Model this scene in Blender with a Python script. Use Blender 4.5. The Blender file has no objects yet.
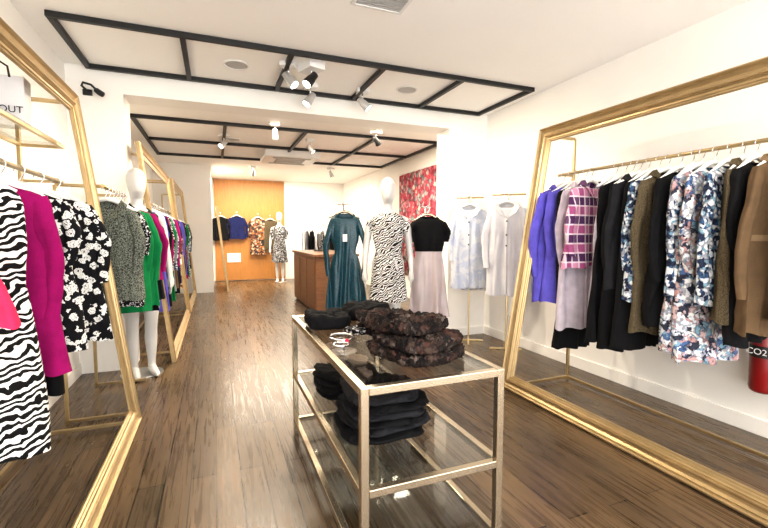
import bpy, math, random
from mathutils import Vector, Matrix, noise
random.seed(7)
SC = bpy.context.scene
COL = SC.collection
R = math.radians

# ------------------------------------------------------------------ materials
def new_mat(name):
    m = bpy.data.materials.new(name); m.use_nodes = True
    nt = m.node_tree
    for n in list(nt.nodes): nt.nodes.remove(n)
    out = nt.nodes.new('ShaderNodeOutputMaterial')
    b = nt.nodes.new('ShaderNodeBsdfPrincipled')
    nt.links.new(b.outputs[0], out.inputs[0])
    return m, nt, b
def c4(c): return (c[0], c[1], c[2], 1)
def coords(nt, scale=(1,1,1), rot=(0,0,0), kind='Object'):
    t = nt.nodes.new('ShaderNodeTexCoord'); mp = nt.nodes.new('ShaderNodeMapping')
    mp.inputs['Scale'].default_value = scale; mp.inputs['Rotation'].default_value = rot
    nt.links.new(t.outputs[kind], mp.inputs[0]); return mp.outputs[0]
def ramp(nt, fac, stops, const=False):
    r = nt.nodes.new('ShaderNodeValToRGB')
    if const: r.color_ramp.interpolation = 'CONSTANT'
    e = r.color_ramp.elements
    while len(e) < len(stops): e.new(0.5)
    for i, (p, c) in enumerate(stops):
        e[i].position = p; e[i].color = c4(c)
    nt.links.new(fac, r.inputs[0]); return r.outputs[0]
def noise_n(nt, vec, scale, detail=2, dist=0):
    n = nt.nodes.new('ShaderNodeTexNoise'); n.inputs['Scale'].default_value = scale
    n.inputs['Detail'].default_value = detail; n.inputs['Distortion'].default_value = dist
    nt.links.new(vec, n.inputs['Vector']); return n
def bump(nt, b, h, strength=.3, dist=.01):
    bp = nt.nodes.new('ShaderNodeBump'); bp.inputs['Strength'].default_value = strength
    bp.inputs['Distance'].default_value = dist
    nt.links.new(h, bp.inputs['Height']); nt.links.new(bp.outputs[0], b.inputs['Normal'])
def plain(name, col, rough=.6, metal=0, var=.12, nscale=8, bmp=0, bscale=60, coat=0, sheen=0, spec=.5):
    m, nt, b = new_mat(name)
    v = coords(nt); n = noise_n(nt, v, nscale, 3)
    lo = tuple(x*(1-var) for x in col); hi = tuple(min(1, x*(1+var)) for x in col)
    nt.links.new(ramp(nt, n.outputs[0], [(.3, lo), (.7, hi)]), b.inputs['Base Color'])
    b.inputs['Roughness'].default_value = rough; b.inputs['Metallic'].default_value = metal
    b.inputs['Coat Weight'].default_value = coat
    b.inputs['Sheen Weight'].default_value = sheen
    b.inputs['Specular IOR Level'].default_value = spec
    if bmp:
        n2 = noise_n(nt, v, bscale, 3); bump(nt, b, n2.outputs[0], bmp)
    return m
def fabric(name, col, rough=.9, var=.15, spec=.15): return plain(name, col, rough, 0, var, 14, .25, 160, spec=spec)
def tweed(name, c1, c2, scale=230):
    m, nt, b = new_mat(name); v = coords(nt)
    n = noise_n(nt, v, scale, 2)
    nt.links.new(ramp(nt, n.outputs[0], [(.40, c1), (.62, c2)]), b.inputs['Base Color'])
    b.inputs['Roughness'].default_value = .95; b.inputs['Specular IOR Level'].default_value = .1
    bump(nt, b, n.outputs[0], .3); return m
def zebra(name, c1=(.005,.005,.005), c2=(.80,.79,.77), scale=5, dist=7, rot=(0,.25,0), dscale=1.6, direc='Z', thr=.5):
    m, nt, b = new_mat(name); v = coords(nt, rot=rot)
    w = nt.nodes.new('ShaderNodeTexWave'); w.bands_direction = direc
    w.inputs['Scale'].default_value = scale; w.inputs['Distortion'].default_value = dist
    w.inputs['Detail'].default_value = 1.5; w.inputs['Detail Scale'].default_value = dscale
    nt.links.new(v, w.inputs['Vector'])
    nt.links.new(ramp(nt, w.outputs['Fac'], [(0, c1), (thr, c2)], True), b.inputs['Base Color'])
    b.inputs['Roughness'].default_value = .8; b.inputs['Specular IOR Level'].default_value = .15; return m
def blotch(name, bg, fg, scale=22, thr=.52, dist=1.2, extra=None):
    m, nt, b = new_mat(name); v = coords(nt)
    n = noise_n(nt, v, scale, 1.5, dist)
    st = [(0, bg), (thr, fg)]
    if extra: st.append((thr+.1, extra))
    nt.links.new(ramp(nt, n.outputs[0], st, True), b.inputs['Base Color'])
    b.inputs['Roughness'].default_value = .8; b.inputs['Specular IOR Level'].default_value = .15; return m
def flowers(name, bg, petal, centre, scale=11, wob=.05, wn=30, r=.42, petal2=None):
    m, nt, b = new_mat(name); v = coords(nt)
    n = noise_n(nt, v, wn, 2)
    ad = nt.nodes.new('ShaderNodeVectorMath'); ad.operation = 'MULTIPLY_ADD'; ad.inputs[1].default_value = (wob,)*3
    nt.links.new(n.outputs['Color'], ad.inputs[0]); nt.links.new(v, ad.inputs[2])
    vo = nt.nodes.new('ShaderNodeTexVoronoi'); vo.inputs['Scale'].default_value = scale
    nt.links.new(ad.outputs[0], vo.inputs['Vector'])
    p2 = petal2 or petal
    c = ramp(nt, vo.outputs['Distance'], [(0, centre), (.10, petal), (r*.55, bg), (r*.62, p2), (r, bg)], True)
    nt.links.new(c, b.inputs['Base Color'])
    b.inputs['Roughness'].default_value = .8; b.inputs['Specular IOR Level'].default_value = .15; return m
def floral(name, cols, scale=14, dist=.08, rough=.75, wn=18, bmp=0, spec=.2):
    m, nt, b = new_mat(name); v = coords(nt)
    n = noise_n(nt, v, wn, 3)
    ad = nt.nodes.new('ShaderNodeVectorMath'); ad.operation = 'MULTIPLY_ADD'
    ad.inputs[1].default_value = (dist,)*3
    nt.links.new(n.outputs['Color'], ad.inputs[0]); nt.links.new(v, ad.inputs[2])
    vo = nt.nodes.new('ShaderNodeTexVoronoi'); vo.inputs['Scale'].default_value = scale
    nt.links.new(ad.outputs[0], vo.inputs['Vector'])
    s = nt.nodes.new('ShaderNodeSeparateColor'); nt.links.new(vo.outputs['Color'], s.inputs[0])
    k = len(cols)
    c = ramp(nt, s.outputs[0], [(i/k, cc) for i, cc in enumerate(cols)], True)
    r2 = ramp(nt, vo.outputs['Distance'], [(0, (.55,.55,.6)), (.12, (1,1,1)), (.45, (.95,.95,.95)), (.62, (.35,.35,.4))])
    mx = nt.nodes.new('ShaderNodeMix'); mx.data_type = 'RGBA'; mx.blend_type = 'MULTIPLY'
    mx.inputs[0].default_value = .9
    nt.links.new(c, mx.inputs[6]); nt.links.new(r2, mx.inputs[7])
    nt.links.new(mx.outputs[2], b.inputs['Base Color'])
    b.inputs['Roughness'].default_value = rough; b.inputs['Specular IOR Level'].default_value = spec
    if bmp:
        n2 = noise_n(nt, v, 130, 4, .6); bump(nt, b, n2.outputs[0], bmp, .02)
    return m
def plaid(name, base, ca, cb):
    m, nt, b = new_mat(name); v = coords(nt)
    def wave(d, s):
        w = nt.nodes.new('ShaderNodeTexWave'); w.bands_direction = d; w.inputs['Scale'].default_value = s
        nt.links.new(v, w.inputs['Vector']); return w.outputs['Fac']
    def mix(f, a, bb):
        mx = nt.nodes.new('ShaderNodeMix'); mx.data_type = 'RGBA'
        nt.links.new(f, mx.inputs[0])
        for s, x in ((6, a), (7, bb)):
            if isinstance(x, tuple): mx.inputs[s].default_value = c4(x)
            else: nt.links.new(x, mx.inputs[s])
        return mx.outputs[2]
    f1 = ramp(nt, wave('X', 3.0), [(0, (0,0,0)), (.50, (.75,.75,.75))], True)
    f2 = ramp(nt, wave('Z', 2.3), [(0, (0,0,0)), (.60, (.8,.8,.8))], True)
    f3 = ramp(nt, wave('Z', 4.6), [(0, (0,0,0)), (.93, (.7,.7,.7))], True)
    f4 = ramp(nt, wave('X', 6.0), [(0, (0,0,0)), (.93, (.7,.7,.7))], True)
    c = mix(f1, base, ca); c = mix(f2, c, cb); c = mix(f3, c, (.75,.68,.72)); c = mix(f4, c, (.7,.62,.68))
    nt.links.new(c, b.inputs['Base Color']); b.inputs['Roughness'].default_value = .95; b.inputs['Specular IOR Level'].default_value = .1; return m

M = {}
M['wall'] = plain('wall_paint', (.91,.89,.85), .6, 0, .015, 3, .03, 40)
M['ceil'] = plain('ceiling_paint', (.96,.945,.92), .7, 0, .01, 2, .03, 40)
M['black_steel'] = plain('black_steel', (.006,.006,.007), .5, 0, .1, 20)
M['gold'] = plain('gilded_moulding', (.44,.32,.165), .34, .6, .10, 10, .05, 40)
M['brass'] = plain('brushed_brass', (.52,.40,.22), .28, .9, .08, 12)
M['champ'] = plain('champagne_metal', (.52,.44,.33), .22, .92, .04, 12)
M['chrome'] = plain('chrome', (.7,.7,.72), .15, 1, .03, 12)
M['silver'] = plain('satin_silver', (.6,.6,.6), .35, .6, .03, 12)
M['white_plastic'] = plain('white_plastic', (.80,.80,.79), .4, 0, .02, 10)
M['mannequin'] = plain('mannequin_gloss_white', (.58,.575,.57), .3, 0, .02, 4, coat=.4)
M['base'] = plain('brushed_base_plate', (.6,.6,.6), .3, .8, .05, 10)
M['black'] = fabric('black_fabric', (.006,.006,.007))
M['char'] = fabric('charcoal_fabric', (.016,.016,.019))
M['navy'] = fabric('navy_fabric', (.012,.016,.07))
M['violet'] = fabric('violet_fabric', (.12,.10,.50))
M['lilac'] = fabric('lilac_fabric', (.30,.27,.50))
M['mauve'] = fabric('pale_mauve_fabric', (.50,.45,.52))
M['magenta'] = fabric('magenta_fabric', (.26,.004,.10))
M['coral'] = fabric('coral_fabric', (.8,.03,.10))
M['green'] = fabric('emerald_fabric', (.006,.18,.055))
M['teal'] = floral('teal_satin', [(.003,.060,.088), (.004,.072,.102), (.002,.048,.072)], 90, .02, .36, spec=.5)
M['brown'] = fabric('brown_wool', (.11,.07,.038))
M['tan'] = fabric('tan_wool', (.19,.13,.075))
M['blush'] = plain('blush_satin', (.46,.39,.39), .35, 0, .08, 6)
M['paleblue'] = blotch('pale_blue_print', (.56,.61,.74), (.68,.71,.78), 10, .5)
M['whitefab'] = fabric('white_fabric', (.70,.70,.73), var=.04)
M['greyfab'] = fabric('grey_fabric', (.2,.2,.22))
M['tweed'] = tweed('grey_green_tweed', (.03,.035,.03), (.24,.26,.22), 150)
M['btweed'] = tweed('olive_tweed', (.055,.043,.026), (.14,.11,.068))
M['zebra'] = zebra('zebra_print', scale=11, dist=9, rot=(0,.3,0), thr=.55)
M['chevron'] = zebra('black_white_wave_print', scale=15, dist=9, dscale=1.6, rot=(0,.6,0), thr=.58)
M['bwfloral'] = flowers('black_white_floral', (.006,.006,.008), (.74,.74,.73), (.02,.02,.02), 25, .035, 50, .47)
M['bwsmall'] = blotch('small_white_speckle', (.008,.008,.01), (.65,.65,.67), 60, .57, 1)
M['bluefloral'] = floral('blue_rose_floral', [(.62,.66,.70), (.07,.13,.28), (.46,.28,.28), (.70,.70,.69), (.03,.035,.06), (.20,.34,.44), (.66,.67,.69), (.58,.63,.72), (.52,.38,.38)], 30, .12, wn=24)
M['blueprint'] = floral('aqua_print', [(.6,.66,.72), (.04,.09,.2), (.68,.70,.73), (.02,.03,.07), (.2,.34,.44), (.66,.68,.7)], 46, .06)
M['darkfloral'] = floral('dark_rust_floral', [(.014,.010,.009), (.085,.042,.032), (.02,.015,.014), (.13,.10,.085), (.04,.026,.02), (.01,.01,.012), (.022,.016,.014), (.07,.045,.036)], 30, .12, .95, 34, .8)
M['orangefloral'] = floral('orange_floral', [(.4,.18,.07), (.05,.04,.04), (.5,.4,.3), (.25,.09,.05)], 22, .1)
M['redfloral'] = floral('red_floral_wallhanging', [(.60,.10,.14), (.56,.08,.12), (.30,.42,.42), (.72,.36,.38), (.60,.09,.13), (.70,.58,.50), (.58,.10,.14), (.66,.20,.24)], 13, .16, wn=9)
M['plaid'] = plaid('pink_plaid', (.52,.24,.36), (.26,.03,.15), (.02,.015,.07))
M['red'] = plain('extinguisher_red', (.22,.004,.006), .3, 0, .05, 6, coat=.5)
def wood(name, c1, c2, rot=(0,0,0), rough=.45, sc=(1.5,12,12)):
    m, nt, b = new_mat(name); v = coords(nt, scale=sc, rot=rot)
    n = noise_n(nt, v, 3, 5, 1.2)
    nt.links.new(ramp(nt, n.outputs[0], [(.3, c1), (.7, c2)]), b.inputs['Base Color'])
    b.inputs['Roughness'].default_value = rough; bump(nt, b, n.outputs[0], .08); return m
M['darkwood'] = wood('walnut_veneer', (.13,.055,.024), (.24,.11,.048))
M['mustard'] = wood('honey_wood_panel', (.38,.165,.038), (.46,.21,.055), sc=(8,8,1))
def floor_mat():
    m, nt, b = new_mat('oak_plank_floor')
    v = coords(nt, rot=(0,0,R(90)))
    br = nt.nodes.new('ShaderNodeTexBrick'); nt.links.new(v, br.inputs['Vector'])
    br.inputs['Scale'].default_value = 1; br.inputs['Brick Width'].default_value = 1.5
    br.inputs['Row Height'].default_value = .120; br.inputs['Mortar Size'].default_value = .0028
    br.inputs['Mortar Smooth'].default_value = .2; br.offset = .37
    br.inputs['Color1'].default_value = (.132,.086,.048,1); br.inputs['Color2'].default_value = (.072,.047,.027,1)
    br.inputs['Mortar'].default_value = (.008,.005,.003,1); br.inputs['Bias'].default_value = 0
    def mul(a, bb):
        mx = nt.nodes.new('ShaderNodeMix'); mx.data_type = 'RGBA'; mx.blend_type = 'MULTIPLY'; mx.inputs[0].default_value = 1
        nt.links.new(a, mx.inputs[6]); nt.links.new(bb, mx.inputs[7]); return mx.outputs[2]
    v2 = coords(nt, scale=(16,.8,1)); g = noise_n(nt, v2, 3, 6, 1.0)
    gr = ramp(nt, g.outputs[0], [(.28, (.58,.57,.56)), (.5, (.97,.97,.97)), (.75, (1.38,1.36,1.32))])
    v3 = coords(nt, scale=(2,1,1)); n3 = noise_n(nt, v3, 1.1, 5); r3 = ramp(nt, n3.outputs[0], [(.32, (.78,.78,.80)), (.68, (1.22,1.2,1.13))])
    nt.links.new(mul(mul(br.outputs['Color'], gr), r3), b.inputs['Base Color'])
    rr = ramp(nt, g.outputs[0], [(.3, (.22,)*3), (.7, (.36,)*3)])
    nt.links.new(rr, b.inputs['Roughness'])
    bump(nt, b, br.outputs['Fac'], -.4, .005)
    return m
M['floor'] = floor_mat()
def glass_mat(name, tint):
    m = bpy.data.materials.new(name); m.use_nodes = True; nt = m.node_tree
    for n in list(nt.nodes): nt.nodes.remove(n)
    o = nt.nodes.new('ShaderNodeOutputMaterial'); t = nt.nodes.new('ShaderNodeBsdfTransparent')
    g = nt.nodes.new('ShaderNodeBsdfGlossy'); g.inputs['Roughness'].default_value = .04
    mx = nt.nodes.new('ShaderNodeMixShader'); lw = nt.nodes.new('ShaderNodeLayerWeight')
    lw.inputs['Blend'].default_value = .5
    p = nt.nodes.new('ShaderNodeMath'); p.operation = 'POWER'; p.inputs[1].default_value = 3.5
    q = nt.nodes.new('ShaderNodeMath'); q.operation = 'MULTIPLY_ADD'; q.inputs[1].default_value = .65; q.inputs[2].default_value = .025
    t.inputs[0].default_value = c4(tint)
    nt.links.new(lw.outputs['Facing'], p.inputs[0]); nt.links.new(p.outputs[0], q.inputs[0]); nt.links.new(q.outputs[0], mx.inputs[0])
    nt.links.new(t.outputs[0], mx.inputs[1]); nt.links.new(g.outputs[0], mx.inputs[2])
    nt.links.new(mx.outputs[0], o.inputs[0]); return m
M['glass'] = glass_mat('shelf_glass', (.86,.87,.86))
def emit_mat(name, col, s):
    m, nt, b = new_mat(name)
    b.inputs['Base Color'].default_value = c4(col); b.inputs['Emission Color'].default_value = c4(col)
    b.inputs['Emission Strength'].default_value = s; return m
M['lens'] = emit_mat('lamp_lens', (1,.93,.8), 12)
m, nt, b = new_mat('mirror_glass'); b.inputs['Metallic'].default_value = 1; b.inputs['Roughness'].default_value = .03
b.inputs['Base Color'].default_value = (.8,.82,.82,1); M['mirror'] = m

# ------------------------------------------------------------------ helpers
def obj_from(name, verts, faces, mat, parent=None, loc=(0,0,0), smooth=True, label=None):
    me = bpy.data.meshes.new(name); me.from_pydata([tuple(v) for v in verts], [], faces)
    me.update(); me.materials.append(mat)
    if smooth:
        for p in me.polygons: p.use_smooth = True
    o = bpy.data.objects.new(name, me); o.location = loc
    COL.objects.link(o)
    if parent: o.parent = parent
    if label: o['label'] = label
    return o
def tag(o, label, cat, group=None):
    o['label'] = label; o['category'] = cat
    if group: o['group'] = group
    return o
def thing(name, label, cat, loc=(0,0,0), yaw=0, group=None):
    e = bpy.data.objects.new(name, None); e.empty_display_size = .1
    e.location = loc; e.rotation_euler = (0,0,yaw); COL.objects.link(e)
    return tag(e, label, cat, group)
BF = [(0,3,2,1),(4,5,6,7),(0,1,5,4),(1,2,6,5),(2,3,7,6),(3,0,4,7)]
def box(name, c, s, mat, parent=None, bevel=0, label=None):
    x, y, z = s[0]/2, s[1]/2, s[2]/2
    vs = [(-x,-y,-z),(x,-y,-z),(x,y,-z),(-x,y,-z),(-x,-y,z),(x,-y,z),(x,y,z),(-x,y,z)]
    o = obj_from(name, vs, BF, mat, parent, c, False, label)
    if bevel:
        md = o.modifiers.new('bevel', 'BEVEL'); md.width = bevel; md.segments = 2
    return o
def struct(name, lo, hi, mat):
    c = [(a+b)/2 for a, b in zip(lo, hi)]; s = [b-a for a, b in zip(lo, hi)]
    o = box(name, c, s, mat); o['kind'] = 'structure'; return o
def loft(rings, closed_ends=True):
    vs, fs = [], []; n = len(rings[0])
    for r in rings: vs += r
    for i in range(len(rings)-1):
        for j in range(n):
            a = i*n+j; b2 = i*n+(j+1) % n
            fs.append((a, b2, b2+n, a+n))
    if closed_ends:
        fs.append(tuple(range(n-1, -1, -1))); fs.append(tuple(range((len(rings)-1)*n, len(rings)*n)))
    return vs, fs
def tube_data(pts, radii, n=12, closed=True, flat=1.0):
    pts = [Vector(p) for p in pts]
    if not isinstance(radii, (list, tuple)): radii = [radii]*len(pts)
    rings = []; prev = None
    for i, p in enumerate(pts):
        d = (pts[min(i+1, len(pts)-1)]-pts[max(i-1, 0)]).normalized()
        ref = prev if prev is not None else (Vector((1,0,0)) if abs(d.x) < .9 else Vector((0,1,0)))
        u = (ref - d*ref.dot(d))
        if u.length < 1e-4: u = Vector((0,1,0)) - d*d.y
        u.normalize(); w = d.cross(u).normalized(); prev = u
        rings.append([p+(u*math.cos(2*math.pi*k/n)+w*math.sin(2*math.pi*k/n)*flat)*radii[i] for k in range(n)])
    return loft(rings, closed)
def tube(name, pts, radii, mat, parent=None, n=12, loc=(0,0,0), flat=1.0, label=None, closed=True):
    v, f = tube_data(pts, radii, n, closed, flat)
    return obj_from(name, v, f, mat, parent, loc, True, label)
def cyl(name, p1, p2, r, mat, parent=None, n=16, label=None):
    v, f = tube_data([p1, p2], r, n)
    o = obj_from(name, v, f, mat, parent, (0,0,0), True, label)
    for p in o.data.polygons:
        if len(p.vertices) > 4: p.use_smooth = False
    return o
def sqbar(name, p1, p2, w, mat, parent=None, label=None):
    p1, p2 = Vector(p1), Vector(p2); d = p2-p1; h = w/2
    c = (p1+p2)/2
    if max(abs(d.x), abs(d.y), abs(d.z)) >= d.length*.999:
        s = [abs(d.x) if abs(d.x) > 1e-6 else w, abs(d.y) if abs(d.y) > 1e-6 else w, abs(d.z) if abs(d.z) > 1e-6 else w]
        return box(name, c, s, mat, parent, min(.003, w*.15), label)
    v, f = tube_data([p1, p2], h*1.41, 4); return obj_from(name, v, f, mat, parent, (0,0,0), False, label)
def copy_tree(src, loc, yaw=0, **props):
    new = src.copy(); COL.objects.link(new); new.location = loc; new.rotation_euler = (0,0,yaw)
    for k, v in props.items(): new[k] = v
    for ch in src.children:
        c = ch.copy(); COL.objects.link(c); c.parent = new
        for g in ch.children:
            gc = g.copy(); COL.objects.link(gc); gc.parent = c
    return new

# ------------------------------------------------------------------ room
XL, XR, XRB, H = -1.15, 3.13, 3.5, 2.70
YF, YW, YB = -1.6, 4.45, 12.0
struct('floor', (XL-.2, YF, -.1), (XRB+.2, YB+.2, 0), M['floor'])
struct('ceiling', (XL-.2, YF, H), (XRB+.2, YB+.2, H+.1), M['ceil'])
struct('wall_left', (XL-.15, YF, 0), (XL, YB, H), M['wall'])
struct('wall_right', (XR, YF, 0), (XR+.15, YW, H), M['wall'])
struct('wall_right_rear', (XRB, YW, 0), (XRB+.15, YB, H), M['wall'])
struct('wall_back', (XL-.15, YB, 0), (XRB+.15, YB+.15, H), M['wall'])
struct('wall_wing_left', (XL, YW, 0), (-.725, YW+.3, H), M['wall'])
struct('wall_wing_right', (2.60, YW, 0), (XRB, YW+.3, H), M['wall'])
struct('wall_beam', (-.725, YW, 2.49), (2.60, YW+.3, H), M['wall'])
struct('wall_partition', (XL, 9.75, 0), (-.05, YB, H), M['wall'])
struct('wall_panel_back', (.0, YB-.04, .02), (1.80, YB, H-.02), M['mustard'])
struct('baseboard_right', (XR-.015, YF, 0), (XR, YW, .10), M['wall'])
struct('baseboard_wing', (2.60, YW-.015, 0), (XR-.015, YW, .10), M['wall'])
struct('baseboard_left', (XL, YF, 0), (XL+.015, YW, .10), M['wall'])
struct('baseboard_right_rear', (XRB-.015, YW+.3, 0), (XRB, YB, .10), M['wall'])
struct('baseboard_back', (1.80, YB-.015, 0), (XRB-.015, YB, .10), M['wall'])

def ceiling_frame(x0, x1, y0, y1, nx, label, mids=(), ny=(), w=.042):
    t = thing('ceiling_frame', label, 'ceiling frame', ((x0+x1)/2, (y0+y1)/2, H))
    def L(x, y): return (x-(x0+x1)/2, y-(y0+y1)/2)
    z = -w/2
    def bar(a, b2):
        (ax, ay), (bx, by) = L(*a), L(*b2)
        box('bar', ((ax+bx)/2, (ay+by)/2, z), (max(abs(ax-bx), w), max(abs(ay-by), w), w), M['black_steel'], t, .003)
    bar((x0-w/2, y0), (x1+w/2, y0)); bar((x0-w/2, y1), (x1+w/2, y1))
    for yy in ny: bar((x0+w/2, yy), (x1-w/2, yy))
    ys = [y0]+list(ny)+[y1]
    for k in range(len(ys)-1):
        for i in range(nx+1):
            x = x0+(x1-x0)*i/nx
            bar((x, ys[k]+w/2), (x, ys[k+1]-w/2))
ceiling_frame(-.97, 2.97, 3.48, 4.40, 5, 'black steel grid frame fixed to the white ceiling near the beam', w=.038)
ceiling_frame(-.9, 3.35, 6.0, 8.6, 4, 'black steel grid frame fixed to the rear shop ceiling', ny=(7.3,), w=.042)

def disc(name, loc, r, mat, parent, h=.012, z=0):
    return cyl(name, (loc[0], loc[1], loc[2]), (loc[0], loc[1], loc[2]-h), r, mat, parent, 28)
grey = plain('speaker_grille_grey', (.45,.44,.43), .6, 0, .05, 200)
for (x, y) in ((.21, 3.95), (1.83, 3.98), (.3, 7.0)):
    t = thing('ceiling_speaker', 'round white ceiling speaker with perforated grille', 'speaker', (x, y, H), group='round ceiling speakers')
    v, f = tube_data([(.1*math.cos(a*.2618), .1*math.sin(a*.2618), -.004) for a in range(25)], .008, 8)
    obj_from('rim', v, f, M['white_plastic'], t)
    disc('grille', (0,0,0), .095, grey, t, .006)
t = thing('ceiling_vent', 'slatted grey metal ceiling air vent', 'vent', (1.0, 2.55, H))
box('vent_frame', (0,-.09,-.008), (.34,.02,.016), M['white_plastic'], t); box('vent_frame', (0,.09,-.008), (.34,.02,.016), M['white_plastic'], t)
box('vent_frame', (-.16,0,-.008), (.02,.16,.016), M['white_plastic'], t); box('vent_frame', (.16,0,-.008), (.02,.16,.016), M['white_plastic'], t)
for i in range(7): box('slat', (0,-.066+.022*i,-.007), (.30,.008,.012), grey, t)
t = thing('air_conditioner', 'white ceiling cassette air conditioner with louvres', 'air conditioner', (1.3, 7.95, H))
box('body', (0,0,-.06), (.95,.85,.12), M['white_plastic'], t, .02)
box('grille', (0,0,-.125), (.5,.40,.012), grey, t, .004)
for s in (-1, 1): box('louvre', (0, s*.31, -.124), (.66,.08,.01), grey, t, .003)

def spotlight(x, y, z0, yaw, tilt, energy=60, black=False, big=False):
    t = thing('ceiling_spotlight', ('black' if black else 'silver')+' adjustable spotlight on a white ceiling mount', 'spotlight', (x, y, z0), yaw, 'ceiling spotlights')
    if big: box('mount', (0,.0,-.035), (.20,.15,.07), M['white_plastic'], t, .006)
    else: box('mount', (0,0,-.018), (.12,.12,.036), M['white_plastic'], t, .005)
    cyl('arm', (0,0,-.03), (0,0,-.10), .008, M['chrome'], t)
    d = Vector((0, -math.sin(tilt), -math.cos(tilt)))
    c = Vector((0,0,-.13))
    v, f = tube_data([c-d*.06, c-d*.055, c-d*.01, c+d*.0, c+d*.05, c+d*.07, c+d*.075], [.018,.03,.032,.037,.042,.044,.044], 18)
    obj_from('lamp_head', v, f, M['black_steel'] if black else M['silver'], t)
    v, f = tube_data([c+d*.0755, c+d*.078], .036, 18); obj_from('lens', v, f, M['lens'], t)
    l = bpy.data.lights.new('spot_beam', 'SPOT'); l.energy = energy; l.spot_size = R(115); l.spot_blend = .8
    l.color = (1, .86, .66); l.shadow_soft_size = .03
    lo = bpy.data.objects.new('spot_beam', l); COL.objects.link(lo); lo.parent = t
    lo.location = c+d*.09; lo.rotation_euler = Vector(d).to_track_quat('-Z', 'Y').to_euler()
for (x, y, yw, tl, bl) in ((.62,3.75,R(60),.7,0),(.80,3.68,R(-70),.7,1),(1.42,4.15,R(80),.8,0),(.9,4.2,R(-80),.6,0),(.16,6.7,R(-60),.8,0),
                       (.77,5.8,R(170),.6,0),(1.4,6.6,R(90),.7,0),(2.15,5.7,R(120),.8,1),(.8,9.6,R(180),.6,0),(2.4,9.2,R(120),.6,0)):
    spotlight(x, y, H, yw, tl, 90, bl, bl and y < 4)

t = thing('security_camera', 'small black security camera on a curved arm', 'camera', (-.99, YW, 2.47))
box('mount', (0,-.012,0), (.07,.024,.05), M['black_steel'], t, .005)
tube('curved_arm', [(0,-.02,.01),(-.03,-.06,.04),(-.01,-.10,.055),(.05,-.11,.04),(.09,-.10,.0)], .009, M['black_steel'], t)
tube('camera_head', [(.08,-.10,.01),(.085,-.105,.0),(.11,-.11,-.02),(.135,-.115,-.035),(.14,-.116,-.038)], [.014,.022,.024,.022,.012], M['black_steel'], t, 16)

# ------------------------------------------------------------------ gilded leaning frames with racks
PROF = [(0,0),(0,.032),(.006,.040),(.014,.043),(.020,.036),(.024,.026),(.030,.031),(.036,.026),(.044,.020),(.056,.020),(.064,.030),(.070,.037),(.076,.037),(.080,.026),(.086,.030),(.092,.022),(.102,.020),(.106,.014),(.114,.014),(.118,.008),(.118,0)]
def frame_mesh(L, Hh, k=1.0):
    rings = []
    for (o, p) in PROF:
        o *= k
        rings.append([(p, o, o), (p, L-o, o), (p, L-o, Hh-o), (p, o, Hh-o)])
    vs = [v for r in rings for v in r]; fs = []
    n = len(PROF)
    for i in range(n):
        for j in range(4):
            a = i*4+j; b2 = i*4+(j+1) % 4; c = ((i+1) % n)*4+(j+1) % 4; d = ((i+1) % n)*4+j
            fs.append((a, d, c, b2))
    return vs, fs
def display_frame(y0, y1, xb, xt, xpost, side, zrail, xrail, label, h=2.1, shelf=None, near=.09):
    t = thing('garment_display_frame', label, 'clothing display', (xb, y0, 0))
    L = y1-y0; lean = math.atan2(xt-xb, h)
    vs, fs = frame_mesh(L, h/math.cos(lean))
    if side > 0: vs = [(-x, y, z) for x, y, z in vs]; fs = [tuple(reversed(f)) for f in fs]
    o = obj_from('gilded_frame', vs, fs, M['gold'], t, (0,0,0), False, 'gilded stepped picture-frame moulding')
    o.rotation_euler = (0, lean, 0)
    xp = xpost-xb; b3 = .022
    sg = 1 if xp > 0 else -1
    for yy in (near, L-.09):
        sqbar('stand_foot', (sg*.0, yy, .03), (xp, yy, .03), b3, M['brass'], t)
        sqbar('stand_post', (xp, yy, .0), (xp, yy, 2.03), b3, M['brass'], t)
        sqbar('stand_arm', (xt-xb+sg*-.02, yy, 2.03), (xp, yy, 2.03), b3, M['brass'], t)
        if abs(xrail-xpost) > .005:
            sqbar('rail_bracket', (xrail-xb, yy, zrail), (xp, yy, zrail), .016, M['brass'], t)
    sqbar('floor_bar', (xp, near, .03), (xp, L-.09, .03), b3, M['brass'], t)
    cyl('hanging_rail', (xrail-xb, near-.02, zrail), (xrail-xb, L-.07, zrail), .012, M['brass'], t)
    if shelf:
        zs, xa = shelf
        box('shelf', ((xa+xpost)/2-xb, L/2, zs), (abs(xpost-xa), L-.2, .012), M['glass'], t)
        sqbar('shelf_rail', (xa-xb, .09, zs-.015), (xa-xb, L-.09, zs-.015), .02, M['brass'], t)
        sqbar('shelf_rail', (xp, .1, zs-.015), (xp, L-.1, zs-.015), .02, M['brass'], t)
        for yy in (.09, L-.09):
            sqbar('shelf_bracket', (xa-xb, yy, zs-.015), (xp, yy, zs-.015), .018, M['brass'], t)
    return t
xr = 2.64
display_frame(.2, 2.82, 2.18, 2.53, 2.78, 1, 1.73, xr, 'large gilded frame leaning before a brass clothes rail')
display_frame(.65, 3.19, -.53, -.80, -1.04, -1, 1.56, -.85, 'tall gilded frame around a brass rail and glass shelf', shelf=(1.78, -.83))
XB3 = -.68
display_frame(4.52, 7.15, -.42, -.66, -.95, -1, 1.6, XB3, 'gilded frame leaning past the white pillar around hanging clothes', near=.32)
display_frame(7.25, 9.55, -.42, -.62, -.95, -1, 1.6, XB3, 'gilded frame around a clothes rail deep in the shop')
t = thing('leaning_mirror', 'narrow gilded mirror leaning by the partition wall', 'mirror', (.22, 9.65, 0))
vs, fs = frame_mesh(1.2, 1.85); o = obj_from('mirror_frame', vs, fs, M['gold'], t, smooth=False); o.rotation_euler = (0, R(-6), 0)
o = box('mirror_glass', (.01, .6, .925), (.006, 1.0, 1.65), M['mirror'], o)
XL2 = -.67
t = thing('clothes_rail', 'brass clothes rail beside the white pillar', 'rail', (XL2, 3.26, 0))
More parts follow.
